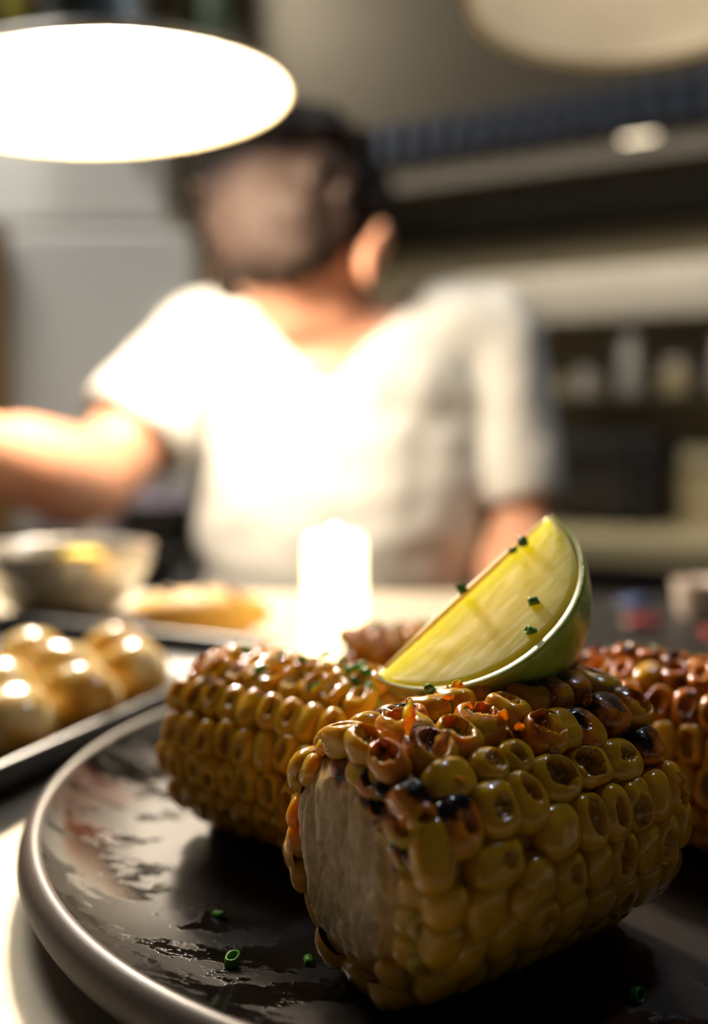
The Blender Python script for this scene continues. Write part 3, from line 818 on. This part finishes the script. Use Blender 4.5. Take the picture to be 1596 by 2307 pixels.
# ------------------------------------------------------------------ cook line behind: hood, shelf, counter
def kit(name, label, cat, group=None):
    return thing(name, label, cat, (KO.x, KO.y, 0), KA, group)
hood = kit('extractor_hood', 'big brown-grey steel extractor hood with a row of dark fins along its lower edge', 'extractor hood')
HZ = 1.755; BZ = CAMZ - .18
box('front_plate', -.5, 1.6, 0, .012, HZ + .07, 2.6, M['steel_hood'], hood)
box('lower_lip', -.5, 1.6, .0, .03, HZ - .008, HZ, M['steel_dark'], hood)
box('back_plate', -.5, 1.6, .74, .752, HZ, 2.6, M['steel_dark'], hood)
box('inner_baffle', -.5, 1.6, .30, .74, HZ + .10, HZ + .112, M['steel_hood'], hood)
box('side_plate', -.512, -.5, 0, .75, HZ - .008, 2.6, M['steel_hood'], hood)
box('fin_backing', -.5, 1.6, .022, .03, HZ, HZ + .07, M['steel_dark'], hood)
me = None
for i in range(44):
    x = -.46 + i * .046
    if me is None:
        V, F = box_vf(0, .019, -.012, .020, HZ, HZ + .07, .002); me = mesh('fin', V, F, False)
    link_obj('fin', me, hood, M['fin'], (x, 0, 0))
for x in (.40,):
    lathe('hood_glint', [(0, -.012), (.022, -.010), (.034, 0), (.036, .008)], M['glint_glow'], hood, 28, (x, .36, HZ + .095))  # glowing dome stands in for a lamp reflection on the steel
V, F = tube_vf([(-.45, .075, HZ + .045), (1.5, .075, HZ + .045)], .012, 12)  # tube added out of view to brighten the wall and shelves
link_obj('hidden_fill_tube', mesh('hidden_fill_tube', V, F), hood, M['strip'])
box('grease_rail', -.5, 1.6, .26, .30, HZ + .02, HZ + .06, M['steel_dark'], hood)

cup_b = kit('wall_cupboard', 'long pale steel wall shelf box below the hood at the right', 'shelf')
box('shelf_body', -.10, 1.5, .60, .79, CAMZ + .315, CAMZ + .435, M['steel'], cup_b)
box('front_lip', -.10, 1.5, .592, .602, CAMZ + .305, CAMZ + .345, M['steel'], cup_b)
for x in (.0, .7, 1.4): box('bracket', x, x + .02, .74, .795, CAMZ + .14, CAMZ + .315, M['steel_dark'], cup_b)
shl = kit('lower_shelf', 'narrow steel shelf holding the row of jars', 'shelf')
box('shelf_board', -.10, 1.5, .60, .79, CAMZ + .105, CAMZ + .120, M['steel_hood'], shl)
for x in (.05, .75, 1.4): box('bracket', x, x + .02, .64, .79, CAMZ + .06, CAMZ + .105, M['steel_dark'], shl)
box('splash_panel', -.10, 1.5, .775, .795, BZ + .002, CAMZ + .105, M['wall'], shl)
JX = [(.235, .020, .075, 'jar', 'short pale jar nearest the cook on the steel shelf'), (.300, .015, .13, 'black', 'slim dark bottle between two pale jars on the steel shelf'), (.345, .024, .15, 'jar', 'tall pale jar with a round lid on the steel shelf'),
      (.400, .016, .12, 'black', 'dark bottle right of the tall pale jar'), (.455, .030, .09, 'jar_beige', 'squat beige tub on the steel shelf'), (.510, .016, .13, 'black', 'dark bottle behind the right end of the beige tub'),
      (.565, .023, .14, 'jar', 'tall pale jar right of the beige tub'), (.62, .020, .12, 'black', 'dark bottle near the right end of the shelf view')]
for x, r, h, mt, lab in JX:
    p = kx(x, .67, CAMZ + .120)
    t = thing('jar' if mt != 'black' else 'bottle', lab, 'jar' if mt != 'black' else 'bottle', p, 0, 'jars and bottles on the steel shelf')
    if mt != 'black':
        lathe('jar_body', [(0, 0), (r, 0), (r * 1.04, .004), (r * 1.04, h * .72), (r * .8, h * .8)], M[mt], t, 28)
        lathe('lid', [(r * .86, h * .78), (r * .9, h * .8), (r * .9, h * .97), (r * .8, h), (0, h)], M['jar'], t, 28)
    else:
        lathe('bottle_body', [(0, 0), (r, 0), (r * 1.05, .004), (r * 1.05, h * .6), (r * .45, h * .78), (r * .42, h * .92)], M['black'], t, 24)
        lathe('cap', [(r * .5, h * .9), (r * .5, h), (0, h)], M['steel_dark'], t, 20)
bc = kit('back_counter', 'long beige steel back counter with an open dark shelf underneath', 'counter')

box('worktop', -.42, 1.5, .03, .79, BZ - .045, BZ, M['jar_beige'], bc)
box('undershelf', -.42, 1.5, .2, .79, BZ - .40, BZ - .38, M['steel_dark'], bc)
for x in (-.40, .5, 1.4): box('leg', x, x + .04, .17, .21, 0, BZ - .045, M['steel_dark'], bc)
box('back_panel', -.42, 1.5, .76, .79, .1, BZ - .045, M['black'], bc)
# oven and boxes on the back counter
ov = kit('oven', 'black countertop oven behind the cook at the right', 'oven')
box('oven_body', .14, .46, .33, .70, BZ + .015, BZ + .20, M['black'], ov, .008)
box('door', .155, .40, .318, .332, BZ + .03, BZ + .19, M['steel_dark'], ov, .004)
V, F = tube_vf([(.17, .30, BZ + .175), (.385, .30, BZ + .175)], .006); link_obj('handle', mesh('handle', V, F), ov, M['black'])
for z in (.06, .11, .16): lathe('knob', [(0, .014), (.012, .013), (.013, 0)], M['black'], ov, 16, (.43, .33, BZ + z), (PI / 2, 0, 0))
for x in (.16, .44): box('foot', x - .01, x + .01, .36, .38, BZ, BZ + .016, M['black'], ov)
bx = kit('cardboard_box', 'tan box beside the black oven on the back counter', 'box')
box('box_body', .50, .68, .40, .66, BZ, BZ + .17, M['jar_beige'], bx, .003)
box('flap', .50, .68, .392, .40, BZ + .13, BZ + .172, M['wall'], bx, .001)
for i, (x, mt, lab) in enumerate(((.20, 'red', 'red labelled can at the left of the dark shelf under the back counter'), (.26, 'blue', 'blue labelled can next to the red one under the back counter'), (.42, 'red', 'second red can further right under the back counter'), (.47, 'blue', 'second blue can further right under the back counter'), (.55, 'jar', 'pale tin at the right under the back counter'))):
    t = thing('can', lab, 'can', kx(x, .26, BZ - .38), 0, 'cans under the back counter')
    lathe('label_band', [(.0285, .012), (.029, .014), (.029, .086), (.0285, .088)], M[mt], t, 28)
    lathe('tin', [(0, 0), (.028, 0), (.0285, .003), (.0282, .1), (.027, .102), (0, .1)], M['steel_dark'], t, 28)
# prep table with dark pots in front of the fridge
pt = thing('prep_table', 'dark prep table in front of the pale fridge, under the raised arm', 'table', (-.62, 1.62, 0))
box('table_top', -.36, .34, -.17, .17, BZ - .03, BZ, M['steel_dark'], pt)
box('undershelf', -.34, .32, -.15, .15, .40, .42, M['steel_dark'], pt)
box('front_panel', -.34, .32, -.16, -.15, .5, BZ - .03, M['black'], pt)
for x in (-.34, .30):
    for y in (-.15, .13): box('leg', x, x + .02, y, y + .02, 0, BZ - .03, M['steel_dark'], pt)
pot = thing('cooking_pot', 'wide dark cooking pot with a mauve-grey lid under the outstretched arm', 'pot', (-.355, 1.60, BZ))
lathe('pot_body', [(0, 0), (.06, 0), (.064, .004), (.065, .07), (.068, .073), (.063, .073), (.061, .006), (0, .005)], M['steel_dark'], pot, 40)
lathe('lid', [(.067, .074), (.05, .088), (.02, .094), (.010, .096), (.010, .104), (.016, .110), (0, .114)], M['mauve'], pot, 40)
can2 = thing('canister', 'small pale canister beside the dark cooking pot under the outstretched arm', 'canister', (-.455, 1.54, BZ))
lathe('canister_body', [(0, 0), (.024, 0), (.026, .004), (.026, .05), (.024, .054), (.022, .055)], M['jar'], can2, 30)
lathe('lid', [(.025, .053), (.025, .062), (.020, .066), (0, .067)], M['jar'], can2, 30)
cl = thing('folded_cloth', 'stack of folded mauve cloths behind the canister on the prep table', 'cloth', (-.50, 1.69, BZ))
for i in range(4): box('fold', -.09 + .004 * i, .07 - .005 * i, -.07, .07, .026 * i, .026 * i + .025, M['mauve'], cl, .008)

# left side: tall pale fridge with a lower protruding unit, post and pipes
fr = thing('fridge', 'tall pale grey fridge with a wider lower door at the left', 'fridge', (-.62, 2.05, 0))
box('body', -.32, .205, 0, .55, 0.02, 2.00, M['fridge'], fr, .006)
box('upper_door', -.31, .195, -.02, 0, 1.70, 1.97, M['fridge'], fr, .006)
box('lower_door', -.24, .26, -.10, -.0, .10, 1.66, M['fridge'], fr, .012)
V, F = tube_vf([(.21, -.12, 1.1), (.21, -.12, 1.5)], .009); link_obj('handle', mesh('handle', V, F), fr, M['steel'])
V, F = tube_vf([(.15, -.045, 1.8), (.15, -.045, 2.05)], .009); link_obj('handle', mesh('handle', V, F), fr, M['steel'])
for x in (-.28, .16): box('foot', x, x + .04, .03, .07, 0, .03, M['black'], fr)
o = box('wooden_post', -.03, .03, -.03, .03, 0, 1.66, M['brown'], None, .004, (-.765, 1.90, 0)); tag(o, 'brown wooden post at the far left edge in front of the fridge', 'post')
o = tube('gas_pipe', [(-.680, 1.86, 1.9), (-.680, 1.86, 2.6)], .028, M['yellow_pipe'], None, 16); tag(o, 'yellowish vertical pipe dropping from the ceiling above the lit lamp', 'pipe')
o = tube('water_pipe', [(-.285, 1.9, 1.78), (-.285, 1.9, 2.6)], .030, M['green_pipe'], None, 16); tag(o, 'green vertical pipe right of the yellow one above the lit lamp', 'pipe')
du = thing('air_duct', 'pale blue-grey ventilation duct high behind the lit lamp', 'duct', (-.50, 1.93, 2.14))
V, F = tube_vf([(-.12, 0, 0), (.06, 0, 0), (.10, 0, .03), (.10, 0, .46)], .07, 20); link_obj('duct_body', mesh('duct', V, F), du, M['fridge'])
V, F = tube_vf([(-.13, 0, 0), (-.11, 0, 0)], .076, 20); link_obj('collar', mesh('collar', V, F), du, M['steel'])
V, F = tube_vf([(-.03, 0, .06), (-.03, 0, .5)], .006, 10); link_obj('hanger', mesh('hanger', V, F), du, M['steel'])

# unseen ceiling lights; the two square panels are added to brighten the kitchen
for i, (x, y) in enumerate(((-.95, 1.50), (.15, 1.35), (.62, .80))):
    t = thing('unseen_ceiling_light', ('unseen square ceiling panel added to brighten the fridge side', 'unseen square ceiling panel above the cook, added to brighten the kitchen', 'small cool white ceiling light on the right')[i], 'light', (x, y, 2.6))
    if i == 2:
        lathe('frame', [(.085, 0), (.09, -.03), (.082, -.03)], M['white_paint'], t, 32); lathe('diffuser', [(.082, -.028), (0, -.034)], M['cool'], t, 32); continue
    box('frame', -.32, .32, -.32, .32, -.03, 0, M['white_paint'], t, .003)
    box('diffuser', -.29, .29, -.29, .29, -.036, -.031, M['panel'] if i else M['panel_bright'], t, 0)

# ------------------------------------------------------------------ the cook
cook = thing('person', 'cook in a white short-sleeved shirt seen from behind, head bowed, left arm stretched out', 'person', (0, 1.02, 0))
def W(*p): return Vector(p) - Vector((0, 1.02, 0))
V, F = [], []
# head, jaw, neck, ears, face (turned away, bowed and turned left)
hc = W(-.053, .945, 1.415)
HR = Matrix.Rotation(math.radians(-24), 3, 'Z') @ Matrix.Rotation(math.radians(-28), 3, 'X')   # face towards +y, bowed
blob(V, F, hc, (.076, .092, .100), HR, 28, 18)
blob(V, F, hc + HR @ Vector((0, .035, -.055)), (.056, .060, .062), HR)
blob(V, F, hc + HR @ Vector((0, .100, -.020)), (.012, .018, .020), HR, 12, 8)       # nose
blob(V, F, hc + HR @ Vector((0, .094, .012)), (.010, .010, .028), HR, 12, 8)
blob(V, F, hc + HR @ Vector((0, .088, -.052)), (.024, .010, .007), HR, 12, 8)       # lips
blob(V, F, hc + HR @ Vector((0, .086, -.066)), (.020, .010, .007), HR, 12, 8)
blob(V, F, hc + HR @ Vector((0, .076, -.098)), (.024, .020, .018), HR, 12, 8)       # chin
for s in (-1, 1):
    blob(V, F, hc + HR @ Vector((s * .034, .082, .022)), (.024, .010, .008), HR, 12, 8)  # brow
capsule(V, F, W(-.020, .985, 1.30), hc + Vector((.012, .0, -.06)), .062, .056, 20)      # neck
blob(V, F, W(-.012, .985, 1.295), (.115, .070, .060))                                    # trapezius
blob(V, F, W(-.012, 1.0, 1.25), (.150, .092, .11))
blob(V, F, W(-.015, 1.01, 1.12), (.135, .085, .13))
blob(V, F, W(-.015, 1.02, .96), (.145, .095, .11))
LS, LE, LWr = W(-.160, 1.0, 1.305), W(-.262, .885, 1.160), W(-.300, .665, 1.200)
RS, RE, RW = W(.150, 1.0, 1.310), W(.186, .985, 1.085), W(.150, .80, .985)
for (S, E_, Wr) in ((LS, LE, LWr), (RS, RE, RW)):
    capsule(V, F, S, E_, .052, .041); capsule(V, F, E_, Wr, .041, .028)
    d = (Wr - E_).normalized(); side = d.cross(Vector((0, 0, 1))).normalized(); upv = side.cross(d)
    capsule(V, F, E_ + d * .02, E_ + d * .13, .049, .041)
    pc = Wr + d * .055
    Rm = Matrix((side, d, upv)).transposed()
    blob(V, F, pc - d * .005, (.042, .050, .016), Rm, 16, 10)
    for q, (sx_, ln, bend) in enumerate(((-.030, .070, .3), (-.010, .082, .25), (.011, .077, .3), (.030, .060, .4))):
        b0 = pc + side * sx_ + d * .036; b1 = b0 + d * ln * .5 - upv * bend * .02; b2 = b1 + d * ln * .42 - upv * bend * .07
        capsule(V, F, b0, b1, .0098, .0090, 10); capsule(V, F, b1, b2, .0090, .0078, 10)
    sg_ = 1 if S is LS else -1
    t0 = pc + side * (.030 * sg_) - d * .03; t1 = t0 + side * .028 * sg_ + d * .028 - upv * .01; t2 = t1 + d * .030 + side * .004 * sg_ - upv * .008
    capsule(V, F, t0, t1, .013, .011, 10); capsule(V, F, t1, t2, .011, .009, 10)
for s in (-1, 1):
    hp, kn, an = W(s * .085 - .01, 1.02, .90), W(s * .10 - .01, 1.0, .50), W(s * .10 - .01, 1.04, .09)
    capsule(V, F, hp, kn, .082, .056); capsule(V, F, kn, an, .055, .036)
    capsule(V, F, an + Vector((0, -.02, -.055)), an + Vector((0, .13, -.062)), .030, .026)
body = link_obj('body', remesh('body', V, F, .0065, 4), cook, M['skin'])
for s in (-1, 1):
    V, F = [], []
    blob(V, F, (0, 0, 0), (.011, .022, .036), None, 20, 14)
    V = [Vector((v.x + .004 * math.sin(v.z * 90), v.y, v.z)) for v in V]
    e = link_obj('ear', mesh('ear', V, F), cook, M['skin'], hc + HR @ Vector(((.088 if s > 0 else -.076), -.004, -.034)), (HR @ Matrix.Rotation(s * .35, 3, 'Z')).to_euler())
    V, F = [], []; blob(V, F, (0, 0, 0), (.012, .010, .010), None, 14, 10)
    link_obj('eye', mesh('eye', V, F), cook, M['eye'], hc + HR @ Vector((s * .031, .080, .006)))
# hair
V, F = [], []
blob(V, F, hc + HR @ Vector((0, -.016, .022)), (.091, .097, .094), HR, 32, 20)
blob(V, F, hc + HR @ Vector((0, -.042, -.016)), (.082, .066, .078), HR, 24, 16)
blob(V, F, hc + HR @ Vector((-.066, .006, -.030)), (.034, .048, .050), HR)
hr = random.Random(4)
for i in range(90):
    a = hr.uniform(0, 2 * PI); z = hr.uniform(-.25, 1); q = math.sqrt(max(0, 1 - z * z))
    d = Vector((q * math.cos(a), q * math.sin(a) , z))
    if d.y > .55 and d.z < .55: continue
    p = hc + HR @ Vector((d.x * .086, d.y * .092 - .018, d.z * .090 + .020))
    g = HR @ Vector((hr.uniform(-.4, .4), -.5, -.6 + d.z * .4))
    capsule(V, F, p, p + g.normalized() * .035, .011, .005, 8)
hair = link_obj('hair', remesh('hair', V, F, .005, 3, lambda c: .006 * noise.noise(c * 34) + .003 * noise.noise(c * 90)), cook, M['hair'])
# shirt
V, F = [], []
blob(V, F, W(-.012, 1.0, 1.255), (.163, .108, .118), None, 32, 20)
blob(V, F, W(-.015, 1.0, 1.14), (.166, .112, .20), None, 32, 20)
blob(V, F, W(-.015, 1.0, 1.19), (.164, .110, .15), None, 32, 20)
blob(V, F, W(-.015, 1.01, .99), (.160, .114, .15), None, 32, 20)
capsule(V, F, LS + Vector((.05, 0, .0)), LS, .066, .062); capsule(V, F, RS + Vector((-.05, 0, .0)), RS, .066, .060)
capsule(V, F, LS, LS + (LE - LS) * .62, .060, .060); capsule(V, F, RS, RS + (RE - RS) * .72, .058, .054)
def fold(c): return .0045 * noise.noise(Vector((c.x * 14, c.y * 14, c.z * 6))) + .003 * noise.noise(c * 34)
blob(V, F, W(.078, .995, 1.325), (.098, .070, .050)); blob(V, F, W(-.105, .995, 1.318), (.085, .068, .050))
sm_ = remesh('shirt', V, F, .0075, 5, fold)
import bmesh
bm = bmesh.new(); bm.from_mesh(sm_)
dead = []
nx, ny = -.018, -.03
LD, RD = (LE - LS).normalized(), (RE - RS).normalized()
for f in bm.faces:
    c = f.calc_center_median()
    # neckline: round, and open low at the back
    vneck = c.y < 0 and c.z > 1.256 and abs(c.x - (-.030 + (c.z - 1.256) * .05)) < (c.z - 1.256) * .95 + .004
    ring = c.z > 1.335 and abs(c.x - nx) < .062
    if vneck or ring: dead.append(f); continue
    if (c - LS).dot(LD) > (LE - LS).length * .68 and c.x < -.16 and (c - LS).cross(LD).length < .09: dead.append(f); continue
    if (c - RS).dot(RD) > (RE - RS).length * .76 and c.x > .125 and (c - RS).cross(RD).length < .09 and (c - RS).cross(RD).length < .075: dead.append(f); continue
    if c.z < .90: dead.append(f)
bmesh.ops.delete(bm, geom=dead, context='FACES')
for _ in range(6):
    bv = [v for v in bm.verts if v.is_boundary]
    new = {}
    for v in bv:
        nb = [e.other_vert(v) for e in v.link_edges if e.is_boundary]
        if len(nb) == 2: new[v] = v.co * .4 + (nb[0].co + nb[1].co) * .3
    for v, c in new.items(): v.co = c
bm.to_mesh(sm_); bm.free()
shirt = link_obj('shirt', sm_, cook, M['shirt'])
so = shirt.modifiers.new('thick', 'SOLIDIFY'); so.thickness = .003; so.offset = 1
# trousers and shoes
V, F = [], []
blob(V, F, W(-.012, 1.02, .93), (.155, .112, .12))
for s in (-1, 1):
    hp, kn, an = W(s * .085 - .01, 1.02, .90), W(s * .10 - .01, 1.0, .50), W(s * .10 - .01, 1.04, .12)
    capsule(V, F, hp, kn, .096, .072); capsule(V, F, kn, an, .071, .060)
link_obj('trousers', remesh('trousers', V, F, .011, 4, lambda c: .003 * noise.noise(c * 20)), cook, M['trousers'])
for s in (-1, 1):
    V, F = [], []; an = W(s * .10 - .01, 1.04, .0)
    capsule(V, F, an + Vector((0, -.03, .042)), an + Vector((0, .14, .036)), .042, .036)
    V = [Vector((v.x, v.y, max(v.z, 0.0))) for v in V]
    link_obj('shoe', mesh('shoe', V, F), cook, M['shoe'])

# ------------------------------------------------------------------ more chopped chives, dropped onto what lies under them
bpy.context.view_layer.update()
dg = bpy.context.evaluated_depsgraph_get()
def drop(x, y, z0=1.25):
    hit, loc, nrm, idx, ob, mx = sc.ray_cast(dg, Vector((x, y, z0)), Vector((0, 0, -1)))
    return loc if hit else Vector((x, y, FL))
ORD = ['first', 'second', 'third', 'fourth', 'fifth', 'sixth']
CH_G = [('chopped chive on the ridge of the front cob below the lime', [(.0250, .1710), (.0265, .1725), (.0235, .1700), (.0310, .1750), (.0320, .1765), (.0365, .1775), (.0140, .1630), (.0450, .1810), (.0200, .1680)]),
        ('chopped chive in the green clump beside the lime tip', [(-.002, .193), (.000, .190), (.002, .192), (.004, .194), (.001, .196), (.005, .190), (-.004, .191), (.003, .188), (.006, .192), (.0075, .189)]),
        ('chopped chive scattered on top of the left cob', [(-.0270, .2150), (-.0180, .2080), (-.0080, .2050), (-.0230, .2000), (-.0130, .2010), (-.0030, .1970), (-.0090, .1920)]),
        ('chopped chive scattered on the dark-topped right cob', [(.0680, .2290), (.0710, .2250), (.0740, .2260), (.0770, .2230), (.0800, .2210), (.0720, .2300), (.0850, .2200), (.0900, .2100), (.0760, .2220), (.0940, .2050)]),
        ('chopped chive on the browned cob behind the lime', [(.006, .272), (.014, .275), (.022, .276), (.011, .270)])]
for lab, pts in CH_G:
    pts = sorted(pts, key=lambda p: p[0] / p[1])
    for i, (x, y) in enumerate(pts):
        n_ = len(pts)
        od = ORD[i] + ' from the left' if i < n_ / 2 else (ORD[n_ - 1 - i] + ' from the right' if i < n_ - 1 else 'rightmost')
        if i == 0: od = 'leftmost'
        L_ = lab + ', ' + od
        if 'clump' in lab: L_ = lab
        if 'front cob' in lab:      # lies on the ridge under the overhanging lime: height from the cob's own radius
            d_ = (y - .1475) * math.cos(AZ1) - (x - .0057) * math.sin(AZ1); s_ = ((x - .0057) * math.cos(AZ1) + (y - .1475) * math.sin(AZ1)) * 1000
            p = Vector((x, y, FL + R1 + math.sqrt(max(0, RB(s_, 0) ** 2 - d_ * d_))))
        else: p = drop(x, y)
        chive(p + Vector((0, 0, .0007)), L_, None, i, rnd.uniform(.75, 1.15), lab.replace('chopped chive', 'chives').replace('scattered ', ''))
# chives stuck to the lime: given on the wedge's own faces (fraction along the pole axis, fraction of the radius)
for i, (v, f, a, lab) in enumerate(((-.02, .04, A0, 'small chive bit at the pale straight edge of the lime wedge'), (.50, .05, A0, 'chive bit near the top of the straight edge of the lime wedge'), (.62, .06, A0, 'topmost chive bit on the straight edge of the lime wedge'),
      (.18, .62, A0, 'slim chive bit in the middle of the lime flesh'), (-.02, .80, A0, 'chive bit on the lime flesh beside the rind'))):
    r = lime_r(v) * f
    loc = Vector((r * math.cos(a), v * LL / 2, r * math.sin(a) )) + Vector((-math.sin(a), 0, math.cos(a))) * sgn * .0008
    chive(mid + rot @ loc, lab, None, i, .9)
